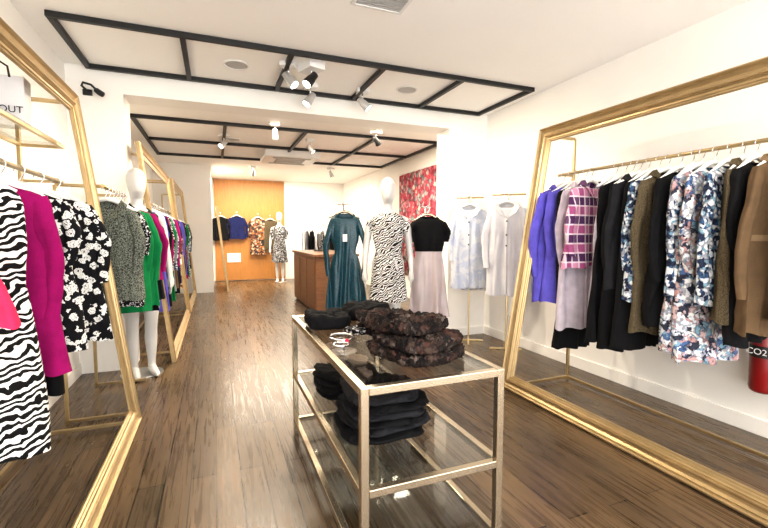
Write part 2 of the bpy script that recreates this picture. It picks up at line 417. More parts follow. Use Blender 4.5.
cyl('rail', (0, 0, 1.56), (0, .78, 1.56), .012, M['brass'], t)
for yy in (.02, .76):
    sqbar('post', (-.26, yy, 0), (-.26, yy, 1.56), .022, M['brass'], t); sqbar('foot', (-.26, yy, .02), (.1, yy, .02), .022, M['brass'], t)
    sqbar('arm', (-.26, yy, 1.56), (0, yy, 1.56), .02, M['brass'], t)

# ------------------------------------------------------------------ hangers
DROP = .100
def make_hanger(mat, label):
    t = thing('clothes_hanger', label, 'hanger')
    sh = [(0,0,-.078),(0,0,-.055),(.012,0,-.035)]
    hk = [(.022*math.cos(a), 0, -.010+.022*math.sin(a)) for a in [R(-40)+R(230)*i/13 for i in range(14)]]
    tube('hook', sh+hk, .003, M['chrome'], t, 6)
    arm = [(-.165,0,-.150),(-.13,0,-.134),(-.09,0,-.112),(-.045,0,-.086),(0,0,-.075),(.045,0,-.086),(.09,0,-.112),(.13,0,-.134),(.165,0,-.150)]
    tube('hanger_arm', arm, [.006,.009,.012,.015,.016,.015,.012,.009,.006], mat, t, 10)
    return t
HG_W = make_hanger(M['white_plastic'], 'white hanger with chrome hook on a brass rail')
HG_B = make_hanger(M['champ'], 'pale wooden hanger with chrome hook')
used = {}
def hanger(x, y, z, yaw=0, src=HG_W, group='hangers on the clothes rails'):
    k = src.name
    if k not in used:
        used[k] = 1; src.location = (x, y, z); src.rotation_euler = (0,0,yaw); src['group'] = group; return src
    return copy_tree(src, (x, y, z), yaw, group=group)

# ------------------------------------------------------------------ garments
def garment(name, label, cat, top, yaw, L, mat, sh=.19, chest=.20, waist=.185, hem=.22, depth=.042, fold=.022, ff=46,
            sleeve=0, smat=None, collar=None, placket=False, nb=4, seed=0, parent=None, group=None, scoop=.05,
            hemdepth=None, lower=None, lower_at=.35, sl_out=.015, belt=None, neck=.085, wr=.014, sr=.043, pow_=.75, swing_tag=False):
    rnd = random.Random(seed*13+5)
    if parent is None:
        t = thing(name, label, cat, (top[0], top[1], top[2]-L), yaw, group); base = L
    else:
        t = bpy.data.objects.new(name, None); COL.objects.link(t); t.parent = parent
        t.location = (top[0], top[1], top[2]-L); base = L; wr = .004
    hd = hemdepth or depth*1.3
    if not parent: fold *= rnd.uniform(.85, 1.3)
    ff *= rnd.uniform(.8, 1.25)
    n = 96
    prof = [(0, neck, depth*.75), (.012, neck+.015, depth*.8), (.03, sh*.68, depth*.85), (.047, sh*.88, depth*.9), (.065, sh*.98, depth), (.10, (sh+chest)/2, depth*1.05),
            (.14, chest*.97, depth*1.1), (.18, chest*.985, depth*1.12), (.24, chest, depth*1.15), (.28,chest*.9+waist*.1,depth*1.1), (.32, (chest+waist)/2, depth*1.05), (.36, chest*.2+waist*.8, depth*1.02), (.40, waist, depth)]
    k = 18
    if L > .46:
        for i in range(1, k+1):
            f = i/k; s = .40+(L-.40)*f
            w = waist+(hem-waist)*(f**pow_); prof.append((s, w, depth+(hd-depth)*f))
    else:
        prof = [p for p in prof if p[0] < L-.02]+[(L, waist, depth)]
    ph = rnd.uniform(0, 6); ph2 = rnd.uniform(0, 6); so = seed*3.7; tilt = rnd.uniform(-.02, .02)
    def crease(u): return 1-2*abs(math.sin(u*.5))**.7
    def ring(s, w, d):
        out = []
        g = max(0, (s-.10)/max(L-.10, .1)); gw = min(1, s/.2)
        for j in range(n):
            a = 2*math.pi*j/n; ca, sa = math.cos(a), math.sin(a)
            x = w*math.copysign(abs(ca)**.9, ca); y = d*math.copysign(abs(sa)**.75, sa)
            nz = noise.noise(Vector((x*6+so, s*1.8, .6*sa+so)))
            nz2 = noise.noise(Vector((x*18+so, s*5+3, .6*sa)))
            u = x*ff/(1+.35*g)+ph+nz*2.6
            y += fold*g**.7*(.6*math.sin(u)+.5*crease(u*1.6+ph2))
            y += (wr*nz*1.4+wr*.9*nz2)*gw
            x *= 1+.02*g*math.sin(3*a+ph2)
            x += (.006*g*math.sin(s*5+ph)+wr*.45*noise.noise(Vector((ca*.7+so, s*3, 5)))*gw)*(0 if parent else 1)
            z = base-s
            if s > L*.7: z += ((s-L*.7)/(L*.3))*(.006*math.sin(5*a+ph)+.004*math.sin(u)+tilt*x*2*(0 if parent else 1))
            if s < .04 and sa < 0: z -= scoop*(-sa)*(1-s/.04)
            out.append((x, y, z))
        return out
    if lower: 
        up = [p for p in prof if p[0] <= lower_at+1e-6]; lo = [p for p in prof if p[0] > lower_at+1e-6]
        up.append((lower_at+.001, up[-1][1], up[-1][2])); lo = [(lower_at-.01, up[-1][1]*.97, up[-1][2]*.97)]+lo
        v, f = loft([ring(*p) for p in lo], False); o = obj_from('skirt', v, f, lower, t, label='lower skirt section')
        prof = up
    v, f = loft([ring(*p) for p in prof], False)
    body = obj_from('body', v, f, mat, t)
    sm = smat or mat
    if sleeve > 0:
        for sd in (-1, 1):
            m_ = 19; rings = []
            swing = rnd.uniform(-.05, .01); out_ = sl_out+rnd.uniform(-.005, .015); sp = rnd.uniform(0, 6)
            for i in range(m_):
                q = i/(m_-1)
                cx = sd*(sh-.035+(.045+out_)*min(1, q*2.2)-.03*q*q); cy = swing*q-.010*math.sin(q*6); cz = base-.062-sleeve*q
                r0 = sr*(1-.30*q)*(.75 if i == 0 else 1)
                rr_ = []
                for kk in range(24):
                    a = 2*math.pi*kk/24
                    fr = 1+.10*math.sin(3*a+sp+q*5)+.06*math.sin(5*a+sp)+.07*math.sin(q*26+2*math.sin(a+sp))*(1-abs(q-.45))
                    rr_.append((cx+r0*fr*math.cos(a), cy+r0*fr*.62*math.sin(a), cz+.012*math.cos(a)*sd*(1 if i == 0 else 0)))
                rings.append(rr_)
            v, f = loft(rings, False); obj_from('sleeve', v, f, sm, t)
    if collar:
        for sd in (-1, 1):
            vs = [(sd*.085, depth*.5, base+.012), (sd*.088, -depth*.3, base+.014), (sd*.02, -depth*1.5, base-.14), (sd*.085, -depth*1.6, base-.10), (sd*.125, -depth*1.1, base-.035), (sd*.118, depth*.5, base-.018)]
            fs = [(0,1,4,5),(1,2,3,4)]
            if sd > 0: fs = [tuple(reversed(q)) for q in fs]
            o = obj_from('collar', vs, fs, collar, t, smooth=False)
            md = o.modifiers.new('s', 'SOLIDIFY'); md.thickness = .006
        vs = [(-.118, depth*.5, base-.018), (-.085, depth*.55, base+.012), (0, depth*.85, base+.014), (.085, depth*.55, base+.012), (.118, depth*.5, base-.018), (0, depth*1.1, base-.03)]
        o = obj_from('collar', vs, [(0,1,2,5),(5,2,3,4)], collar, t, smooth=False)
        md = o.modifiers.new('s', 'SOLIDIFY'); md.thickness = .006
    if placket:
        pl = [(ring(*p)[3*n//4][1]-.003, base-p[0]) for p in prof if p[0] > .12]
        vs = []; fs = []
        for (y, z) in pl: vs += [(-.013, y, z), (.013, y-.003, z)]
        for i in range(len(pl)-1): fs.append((2*i, 2*i+1, 2*i+3, 2*i+2))
        o = obj_from('placket', vs, fs, mat, t); md = o.modifiers.new('s', 'SOLIDIFY'); md.thickness = .004
        for i in range(nb):
            y, z = pl[min(len(pl)-1, 1+i*3)]
            cyl('button', (0, y-.002, z), (0, y-.010, z), .009, M['black_steel'], t, 10)
    if belt:
        v, f = loft([[(x*1.04, y*1.14, z) for x, y, z in ring(s_, waist, depth*1.0)] for s_ in (.385, .40, .415)], False); obj_from('belt', v, f, belt, t)
    if swing_tag:
        box('swing_tag', (.0, -depth*1.7, base-.25), (.045, .002, .075), M['white_plastic'], t, label='white cardboard swing tag')
    return t

GR, ZR = 'clothes hanging on the brass rail by the white wall', 1.73
i = 0
right = [
 (2.70,'coat','violet knee-length coat with long sleeves on a white hanger','coat',.92,'violet',dict(sleeve=.66,collar='violet',placket=True,chest=.22,hem=.28,sh=.215,waist=.22,sl_out=.05,sr=.05)),
 (2.62,'dress','violet blue dress hanging between coats','dress',.93,'violet',dict(sleeve=.5,hem=.24)),
 (2.56,'dress','long black dress hanging behind the mauve coat','dress',1.28,'black',dict(hem=.19)),
 (2.48,'coat','pale mauve long coat with lapels','coat',1.10,'mauve',dict(sleeve=.55,collar='mauve',placket=True,hem=.22,sh=.18,chest=.19)),
 (2.42,'jacket','pink, white and dark plaid wool jacket','jacket',.62,'plaid',dict(sleeve=.48,collar='plaid',waist=.25,chest=.24,hem=.30,yaw=8,sh=.22,fold=.012,sl_out=.03,sr=.05)),
 (2.21,'cardigan','pale mauve knitted cardigan on the rail','cardigan',1.0,'mauve',dict(sleeve=.6,sh=.13,chest=.14,waist=.14,hem=.17)),
 (2.14,'dress','black sleeveless dress with flared hem','dress',1.12,'black',dict(hem=.28,fold=.026)),
 (2.08,'dress','black long-sleeved dress on the rail','dress',1.16,'black',dict(sleeve=.55,hem=.24)),
 (2.03,'jacket','charcoal jacket with long sleeves','jacket',.75,'char',dict(sleeve=.6,waist=.2,collar='char')),
 (1.97,'dress','black dress with folds at the hem','dress',1.12,'black',dict(hem=.25,fold=.025)),
 (1.90,'blouse','aqua and white printed blouse','blouse',.80,'blueprint',dict(sleeve=.55,waist=.2)),
 (1.84,'coat','brown wool coat between dresses','coat',1.0,'btweed',dict(sleeve=.6,collar='btweed',hem=.22)),
 (1.76,'dress','black tailored dress beside the floral dress','dress',.95,'black',dict(sleeve=.6,waist=.19)),
 (1.69,'blouse','white and blue printed blouse with sleeves','blouse',.75,'blueprint',dict(sleeve=.5,waist=.2,hem=.22)),
 (1.64,'dress','blue, rose and white floral dress','dress',1.06,'bluefloral',dict(sleeve=.35,hem=.22)),
 (1.57,'dress','long floral dress in blue and brown','dress',1.11,'bluefloral',dict(sleeve=.5,hem=.22,fold=.03,waist=.19)),
 (1.50,'blouse','blue printed long-sleeved blouse','blouse',.78,'blueprint',dict(sleeve=.6,waist=.2)),
 (1.43,'jacket','olive tweed jacket with collar','jacket',.85,'btweed',dict(sleeve=.6,collar='btweed',waist=.2,placket=True)),
 (1.37,'dress','black dress behind the brown coat','dress',.95,'black',dict(sleeve=.4,hem=.2)),
 (1.27,'coat','brown wool coat with belt and wide lapels','coat',.88,'brown',dict(sleeve=.64,collar='tan',belt='tan',placket=True,chest=.22,waist=.2,hem=.24,sl_out=.04)),
 (1.17,'coat','tan wool coat with wide lapels','coat',.80,'tan',dict(sleeve=.6,collar='tan',placket=True)),
]
for (y, nm, lb, ct, L, mt, kw) in right:
    i += 1; kw = dict(kw)
    for k in ('collar', 'belt'):
        if k in kw: kw[k] = M[kw[k]]
    yw = R(kw.pop('yaw', random.uniform(-12, 12))); hanger(xr, y, ZR, yw)
    garment(nm, lb, ct, (xr, y, ZR-DROP), yw, L, M[mt], seed=i, group=GR, **kw)

GL, ZL, xl = 'clothes hanging on the brass rail inside the tall gilded frame', 1.56, -.85
left = [
 (1.56,'blouse','coral flared blouse hanging on the rail','blouse',.47,'coral',dict(hem=.32,waist=.30,chest=.23,sh=.17,fold=.012)),
 (1.98,'dress','long zebra print sleeveless dress','dress',1.06,'zebra',dict(hem=.225,sh=.175,chest=.19,waist=.18,fold=.026)),
 (2.18,'dress','magenta dress with long sleeves','dress',.80,'magenta',dict(sleeve=.50,hem=.26,chest=.22,waist=.20,sh=.205)),
 (2.32,'dress','black narrow dress behind the magenta dress','dress',.92,'black',dict(sh=.16,chest=.17,waist=.17,hem=.20)),
 (2.52,'dress','black dress with small dense white flowers','dress',.78,'bwfloral',dict(sleeve=.3,hem=.24,fold=.026)),
 (2.76,'dress','black and white floral dress with short sleeves','dress',.80,'bwfloral',dict(sleeve=.42,hem=.30,chest=.24,waist=.23,sh=.22,yaw=10,fold=.028,sl_out=.04)),
 (3.02,'dress','black plain dress beside the floral dress','dress',.72,'black',dict(sleeve=.3,sh=.17,chest=.18,hem=.19)),
]
for (y, nm, lb, ct, L, mt, kw) in left:
    i += 1; kw = dict(kw); yw = R(kw.pop('yaw', random.uniform(-6, 10))); hanger(xl, y, ZL, yw)
    garment(nm, lb, ct, (xl, y, ZL-DROP), yw, L, M[mt], seed=i, group=GL, **kw)
left2 = [(3.34,'jacket','grey flecked tweed jacket','jacket',.66,'tweed',dict(sleeve=.42,waist=.19,chest=.185,sh=.17,collar=M['tweed'],placket=True)),
 (3.44,'dress','black dress with speckled print','dress',.72,'bwsmall',dict(sleeve=.3,sh=.18,chest=.19,waist=.18,hem=.2)),
 (3.54,'dress','emerald green dress on the rail by the pillar','dress',.78,'green',dict(sleeve=.42,waist=.20,chest=.21)),
 (3.63,'jacket','emerald green jacket with black lapels','jacket',.76,'green',dict(sleeve=.5,collar=M['black'],waist=.23,chest=.23,sh=.21,hem=.26,sl_out=.04)),
 (3.73,'dress','black dress behind the green jacket','dress',.8,'black',dict(sleeve=.4,sh=.20,chest=.22,hem=.25)),
 (3.82,'blouse','magenta silk blouse on the rail','blouse',.58,'magenta',dict(sleeve=.45,sh=.23,waist=.25,chest=.25,hem=.27,sl_out=.04)),
 (3.92,'dress','black dress hanging beside the mannequin','dress',.75,'char',dict(sleeve=.45,sh=.22,waist=.23,chest=.24,hem=.26))]
for (y, nm, lb, ct, L, mt, kw) in left2:
    i += 1; yw = R(random.uniform(-4, 10)); hanger(XL2, y, ZL, yw)
    garment(nm, lb, ct, (XL2, y, ZL-DROP), yw, L, M[mt], seed=i, group='clothes on the rail beside the pillar', **kw)
pool = [('violet','violet blue'),('black','black'),('magenta','magenta'),('bwsmall','speckled black and white'),('green','emerald green'),('greyfab','grey'),('blueprint','blue printed'),('brown','brown'),
        ('black','black'),('magenta','magenta'),('navy','navy'),('orangefloral','orange floral'),('whitefab','white'),('violet','violet blue'),('btweed','olive tweed'),('char','charcoal')]
yy = 4.96; q = 0
while yy < 9.4:
    if not (7.0 < yy < 7.4):
        mk, lb = pool[q % len(pool)]; q += 1; yw = R(random.uniform(-8, 12))
        hanger(XB3, yy, 1.6, yw)
        L = random.choice([.7,.85,.95,1.05])
        garment('dress' if L > .8 else 'jacket', lb+(' dress' if L > .8 else ' jacket')+' hanging on the rear clothes rail', 'dress' if L > .8 else 'jacket',
                (XB3, yy, 1.6-DROP), yw, L, M[mk], seed=q+90, sleeve=random.choice([0,.4,.55]), group='clothes on the rear rails', hem=.22)
    yy += .17

# ------------------------------------------------------------------ slim brass stands with pale shirts
for (cx, cy, hw) in ((2.70, 4.14, .15), (2.86, 3.66, .17)):
    t = thing('clothes_rack', 'slim brass single-post clothes stand by the white wall', 'clothes rack', (cx, cy, 0), R(-33))
    sqbar('post', (0, .06, .02), (0, .06, 1.66), .018, M['brass'], t)
    sqbar('foot', (0, -.16, .012), (0, .20, .012), .020, M['brass'], t); sqbar('foot', (-.17, .06, .012), (.17, .06, .012), .020, M['brass'], t)
    sqbar('arm', (0, 0, 1.66), (0, .06, 1.66), .016, M['brass'], t)
    cyl('rail', (-hw, 0, 1.66), (hw, 0, 1.66), .010, M['brass'], t)
gs = 'pale shirts on the slim brass stands'
for (x, y, lb, mt, L, sl) in ((2.66,4.10,'pale blue long shirt with collar','paleblue',.92,.55),(2.74,4.16,'white shirt dress with buttons','whitefab',.95,.5),(2.80,3.62,'white and pale blue shirt dress','whitefab',.95,.6),(2.92,3.68,'pale blue long shirt beside a white one','paleblue',.93,.55)):
    i += 1; yw = R(-33); hanger(x, y, 1.66, yw, group='hangers on the slim stands')
    garment('shirt', lb, 'shirt', (x, y, 1.66-DROP), yw, L, M[mt], seed=i, sleeve=sl, collar=M['whitefab'], placket=True, nb=3, group=gs, sh=.17, chest=.175, waist=.17, hem=.20, fold=.026, sl_out=.03)

# ------------------------------------------------------------------ T-stands with teal dress & skirt
def tstand(x, y, h, label):
    t = thing('garment_stand', label, 'garment stand', (x, y, 0))
    cyl('base_plate', (0,0,0), (0,0,.012), .14, M['base'], t, 32)
    cyl('pole', (0,0,.012), (0,0,h), .011, M['chrome'], t)
    cyl('top_bar', (-.06,0,h), (.06,0,h), .007, M['chrome'], t)
tstand(1.245, 4.28, 1.56, 'chrome garment stand holding the teal dress'); tstand(2.065, 4.0, 1.53, 'chrome garment stand holding the satin skirt outfit')
hanger(1.245, 4.24, 1.56, R(-18), HG_B, 'hangers on garment stands')
garment('dress', 'dark teal wrap dress with long sleeves and white swing tag', 'dress', (1.245, 4.21, 1.46), R(-18), .98, M['teal'], sleeve=.58, seed=301, hem=.22, waist=.105, chest=.145, sh=.155, fold=.034, scoop=.12, sl_out=.04, belt=M['teal'], sr=.034, ff=70, swing_tag=True, pow_=.55)
hanger(2.065, 3.96, 1.53, R(-24), HG_B, 'hangers on garment stands')
garment('dress', 'black short-sleeved top with pleated grey-mauve satin skirt', 'dress', (2.065, 3.93, 1.43), R(-24), 1.05, M['black'], sleeve=.2, seed=302, hem=.215, waist=.135, chest=.16, sh=.17, fold=.03, ff=60, lower=M['blush'], lower_at=.36, scoop=.03, sl_out=.01)

# ------------------------------------------------------------------ mannequins
def mannequin(loc, yaw, label, s=1.0):
    t = thing('mannequin', label, 'mannequin', loc, yaw); 
    V, F = [], []
    def add(v, f):
        b0 = len(V); V.extend([tuple(x) for x in v]); F.extend([tuple(q+b0 for q in ff_) for ff_ in f])
    tor = [(.82,0,.12,.095),(.90,0,.168,.118),(.97,.005,.165,.118),(1.06,0,.128,.092),(1.13,0,.115,.082),(1.22,-.008,.132,.10),(1.28,-.012,.142,.112),(1.35,0,.150,.095),(1.41,.005,.160,.075),(1.445,.008,.125,.062),(1.47,.01,.07,.05),(1.50,.01,.050,.048),(1.55,.005,.047,.048),
           (1.575,-.005,.052,.065),(1.61,-.012,.062,.083),(1.66,-.01,.072,.094),(1.71,-.005,.077,.098),(1.755,0,.072,.092),(1.79,.003,.055,.072),(1.81,.003,.03,.04),(1.817,.003,.008,.01)]
    rings = [[(rx*math.cos(2*math.pi*k/28), cy+ry*math.sin(2*math.pi*k/28), z) for k in range(28)] for z, cy, rx, ry in tor]
    add(*loft(rings))
    for sd in (-1, 1):
        add(*tube_data([(sd*.082,0,.90),(sd*.085,.0,.78),(sd*.08,-.005,.62),(sd*.075,-.01,.50),(sd*.073,0,.42),(sd*.073,.012,.33),(sd*.072,.01,.22),(sd*.07,.005,.11),(sd*.07,.01,.075)],
                       [.088,.082,.068,.055,.050,.052,.044,.032,.034], 20))
        add(*tube_data([(sd*.07,.045,.04),(sd*.07,.03,.045),(sd*.07,-.01,.055),(sd*.074,-.08,.035),(sd*.078,-.14,.022),(sd*.078,-.165,.018)], [.015,.034,.038,.033,.026,.010], 16, flat=.85))
        add(*tube_data([(sd*.13,.005,1.405),(sd*.172,.005,1.385),(sd*.195,.01,1.30),(sd*.212,.012,1.18),(sd*.222,.01,1.10),(sd*.232,-.01,1.0),(sd*.236,-.035,.90),(sd*.236,-.04,.865)],
                       [.04,.047,.042,.037,.034,.032,.024,.022], 16))
        add(*tube_data([(sd*.236,-.04,.875),(sd*.236,-.045,.84),(sd*.234,-.05,.80),(sd*.232,-.052,.775)], [.022,.03,.032,.026], 14, flat=1.0))
        for fi in range(4):
            yb = -.078+fi*.018; ln = (.07,.082,.078,.06)[fi]
            add(*tube_data([(sd*.233,yb,.79),(sd*.23,yb,.76),(sd*.224,yb-.002,.785-ln)], [.0095,.009,.0075], 8))
        add(*tube_data([(sd*.228,-.07,.83),(sd*.222,-.092,.80),(sd*.218,-.10,.77)], [.011,.010,.008], 8))
    o = obj_from('mannequin_body', V, F, M['mannequin'], t)
    md = o.modifiers.new('r', 'REMESH'); md.mode = 'VOXEL'; md.voxel_size = .0085; md.use_smooth_shade = True
    md = o.modifiers.new('s', 'SMOOTH'); md.iterations = 4; md.factor = .5
    cyl('base_plate', (0,.05,0), (0,.05,.010), .17, M['base'], t, 36)
    cyl('support_rod', (.073,.06,.008), (.073,.03,.35), .006, M['chrome'], t)
    t.scale = (s, s, s); return t
mq = mannequin((1.635, 4.0, 0), R(-20), 'white faceless mannequin in a black and white wave print dress', 1.0)
garment('printed_dress', '', '', (0,0,1.475), 0, .91, M['chevron'], sh=.165, chest=.158, waist=.126, hem=.20, depth=.112, hemdepth=.145, fold=.022, parent=mq, seed=401, scoop=.02, neck=.066, sleeve=.14, sr=.053)
mq = mannequin((-.62, 4.22, 0), R(20), 'white faceless mannequin in a dark dress beside the pillar', 1.0)
garment('dark_dress', '', '', (0,0,1.475), 0, .80, M['char'], sh=.165, chest=.158, waist=.132, hem=.19, depth=.118, hemdepth=.13, fold=.012, parent=mq, seed=403, neck=.085, sleeve=.5, sr=.052)
mq = mannequin((1.55, 11.2, 0), R(-15), 'white faceless mannequin in a dark patterned dress', 1.0)
garment('patterned_dress', '', '', (0,0,1.475), 0, .95, M['bwsmall'], sh=.165, chest=.158, waist=.132, hem=.21, depth=.115, hemdepth=.14, fold=.015, parent=mq, seed=404, neck=.085, sleeve=.3, sr=.055)

# ------------------------------------------------------------------ display table
TX0, TX1, TY0, TY1, TZ = .425, .99, 1.27, 2.60, .75
t = thing('display_table', 'champagne metal display table with three glass shelves', 'display table', ((TX0+TX1)/2, (TY0+TY1)/2, 0))
hx, hy, w = (TX1-TX0)/2, (TY1-TY0)/2, .029
for sx in (-1, 1):
    for sy in (-1, 1): box('leg', (sx*(hx-w/2), sy*(hy-w/2), TZ/2), (w, w, TZ), M['champ'], t, .003)
for z, nm in ((TZ-w/2,'top_rail'),(.40-w/2,'middle_rail'),(.10,'lower_rail')):
    for s in (-1, 1):
        box(nm, (0, s*(hy-w/2), z), (2*hx-2*w, w, w), M['champ'], t, .003)
        box(nm, (s*(hx-w/2), 0, z), (w, 2*hy-2*w, w), M['champ'], t, .003)
    box('glass_shelf', (0, 0, z+w/2-.004), (2*hx-2*w, 2*hy-2*w, .008), M['glass'], t, label='clear glass shelf')

def folded(name, label, loc, yaw, w, d, h, layers, mat, group=None, amp=.006, cat='folded garment', seed=0, rnd_=.38, fuzz=0):
    t = thing(name, label, cat, loc, yaw, group)
    lh = h/layers
    for l in range(layers):
        k = 1-.04*l; rings = []
        rnd = random.Random(seed*10+l); ox, oy = rnd.uniform(-.015,.015), rnd.uniform(-.012,.012)
        n = 180; prof = [(0,.86),(.05,.93),(.2,.98),(.45,1.01),(.7,1.0),(.88,.96),(.98,.90),(1.02,.82)]+[(1.055,.76-.05*q_) for q_ in range(15)]+[(1.055,.02)]
        for (zz, sc) in prof:
            r = []
            for j in range(n):
                a = 2*math.pi*j/n; ca, sa = math.cos(a), math.sin(a)
                x = w/2*k*sc*math.copysign(abs(ca)**rnd_, ca)+ox; y = d/2*k*sc*math.copysign(abs(sa)**rnd_, sa)+oy
                n1 = noise.noise(Vector((x*10+seed, y*10, l*3+zz*.8))); n2 = noise.noise(Vector((x*28+seed, y*28, l*5+zz*2)))
                n3 = noise.noise(Vector((x*90, y*90, l*5+zz*lh*90)))*fuzz
                nz = (n1+.5*n2)*amp+n3
                x += nz*ca*1.6; y += nz*sa*1.6
                z = lh*(l+zz*.96) + (nz*1.6 if zz > .2 else 0)+.002
                r.append((x, y, max(z, .001)))
            rings.append(r)
        v, f = loft(rings); obj_from('fold', v, f, mat, t)
    return t
gp = 'folded knitwear on the glass table'
folded('folded_jumper', 'folded dark rust floral fluffy jumper on glass table top', (.76, 1.55, TZ+.001), R(14), .33, .34, .10, 2, M['darkfloral'], gp, .012, seed=1, rnd_=.55, fuzz=.008)
folded('folded_jumper', 'upper fluffy dark floral jumper of the pile', (.75, 1.60, TZ+.104), R(20), .30, .30, .05, 1, M['darkfloral'], gp, .012, seed=6, rnd_=.6, fuzz=.008)
folded('folded_jumper', 'folded dark floral knit behind a larger pile', (.80, 1.96, TZ+.001), R(5), .27, .26, .10, 2, M['darkfloral'], gp, .012, seed=2, rnd_=.55, fuzz=.008)
folded('folded_scarf', 'folded black scarf on glass table top', (.56, 2.24, TZ+.001), R(-12), .24, .26, .07, 1, M['black'], gp, .016, seed=3, rnd_=.7)
folded('folded_blouse', 'folded black blouse at the far table edge', (.83, 2.38, TZ+.001), R(8), .27, .24, .08, 1, M['black'], gp, .014, seed=4, rnd_=.6)
folded('folded_blouse', 'small folded black blouse with speckled trim', (.66, 2.02, TZ+.001), R(20), .10, .14, .025, 1, M['bwsmall'], gp, .006, seed=5)
gq = 'black clothes stacked on the middle glass shelf'
zz = .401
for k in range(6):
    folded('folded_trousers', 'folded black garment in a stack on the middle shelf', (.67+random.uniform(-.015,.015), 1.72, zz), R(random.uniform(-9, 9)), .37-.012*k, .36, .026, 1, M['char'] if k % 2 else M['black'], gq, .011, seed=20+k, rnd_=.48, fuzz=.003)
    zz += .030
zz = .401
for k in range(4):
    folded('folded_trousers', 'folded black garment in a lower stack on the shelf', (.64, 2.2, zz), R(random.uniform(-6, 6)), .31, .32, .026, 1, M['black'], gq, .010, seed=30+k, rnd_=.5)
    zz += .030
t = thing('bead_necklace', 'silver and amber bead necklace lying on the glass', 'necklace', (.55, 1.93, TZ+.001))
vs, fs = tube_data([(.055*math.cos(a*.314), .07*math.sin(a*.314), .008) for a in range(21)], [.004+.002*(a % 2) for a in range(21)], 8)
obj_from('bead_string', vs, fs, M['chrome'], t); tube('pendant', [(0,-.07,.008),(0,-.085,.01),(0,-.11,.008)], [.004,.010,.003], M['coral'], t)
t = thing('bead_necklace', 'small silver bead bracelet lying on the glass', 'necklace', (.51, 1.80, TZ+.001))
vs, fs = tube_data([(.035*math.cos(a*.314), .035*math.sin(a*.314), .007) for a in range(21)], [.004+.0015*(a % 2) for a in range(21)], 8)
obj_from('bead_string', vs, fs, M['chrome'], t)

# ------------------------------------------------------------------ counter & rear things
t = thing('sales_counter', 'dark walnut sales counter with panelled side', 'counter', (1.74, 7.3, 0))
box('body', (0,0,.47), (.66,1.9,.86), M['darkwood'], t, .004); box('plinth', (0,0,.02), (.6,1.84,.04), M['black_steel'], t)
box('worktop', (0,0,.92), (.72,1.96,.04), M['darkwood'], t, .004)
for k in range(3): box('panel', (-.335, -.62+.62*k, .47), (.012, .56, .74), M['darkwood'], t, .003)
t = thing('cash_register', 'black point-of-sale screen on the counter', 'cash register', (1.75, 7.6, .94), R(70))
box('stand', (0,0,.01), (.2,.16,.02), M['black_steel'], t, .004); cyl('neck', (0,0,.02), (0,.02,.14), .015, M['black_steel'], t)
o = box('screen', (0,0,.2), (.34,.02,.22), M['black_steel'], t, .005)
def hook(x, z): 
    t = thing('wall_hook', 'small brass wall hook on the wood panel', 'hook', (x, YB-.04, z), group='hooks on the wood panel')
    cyl('peg', (0,0,0), (0,-.13,0), .008, M['brass'], t); cyl('hook_plate', (0,0,0), (0,-.008,0), .025, M['brass'], t)
for (x, lb, mt, L, sl, z) in ((.14,'black jacket hung on the wood panel','black',.62,.5,1.80),(.55,'navy jacket hung on the wood panel','navy',.60,.5,1.82),(1.08,'orange floral blouse hung on the wood panel','orangefloral',.98,.4,1.78),(1.40,'small dark dress on the wood panel','btweed',.8,.3,1.74)):
    i += 1; hook(x, z); hanger(x, YB-.14, z, 0, group='hangers on wall hooks')
    garment('jacket' if L < .7 else 'blouse', lb, 'jacket' if L < .7 else 'blouse', (x, YB-.14, z-DROP), 0, L, M[mt], seed=i, sleeve=sl, waist=.2, hem=.21, sl_out=.05, fold=.012, group='clothes hung on the wood panel')
t = thing('notice_sign', 'small blank white notice on the wood panel', 'sign', (.46, YB-.045, .62))
box('sign_board', (0,-.006,0), (.34,.012,.24), M['white_plastic'], t, .002)
t = thing('fabric_hanging', 'pink-red floral fabric panel hanging on the wall from a rod', 'wall hanging', (XRB-.03, 7.1, .45))
vs, fs = [], []
for k in range(25):
    y = -.78+1.56*k/24; x = .008*math.sin(k*1.7)
    vs += [(x, y, 0), (x, y, 1.96)]
for k in range(24): fs.append((2*k, 2*k+2, 2*k+3, 2*k+1))
o = obj_from('fabric', vs, fs, M['redfloral'], t); md = o.modifiers.new('s', 'SOLIDIFY'); md.thickness = .004
cyl('rod', (0,-.82,1.97), (0,.82,1.97), .014, M['white_plastic'], t)
t = thing('clothes_rack', 'chrome clothes rack behind the counter', 'clothes rack', (2.45, 10.2, 0))
for sx in (-.5, .5):
    sqbar('post', (sx,0,.02), (sx,0,1.45), .022, M['chrome'], t); sqbar('foot', (sx,-.25,.012), (sx,.25,.012), .024, M['chrome'], t)
cyl('rail', (-.5,0,1.45), (.5,0,1.45), .012, M['chrome'], t)
for k in range(7):
    x = 2.05+.13*k; hanger(x, 10.2, 1.45, R(70), group='hangers on the rear rack')
    garment('dress', ['grey','black','white','dark printed'][k % 4]+' garment hanging on the chrome rack', 'dress', (x, 10.2, 1.45-DROP), R(70), .85, M[['greyfab','black','whitefab','bwsmall'][k % 4]], seed=500+k, sleeve=.4, group='clothes on the chrome rack')

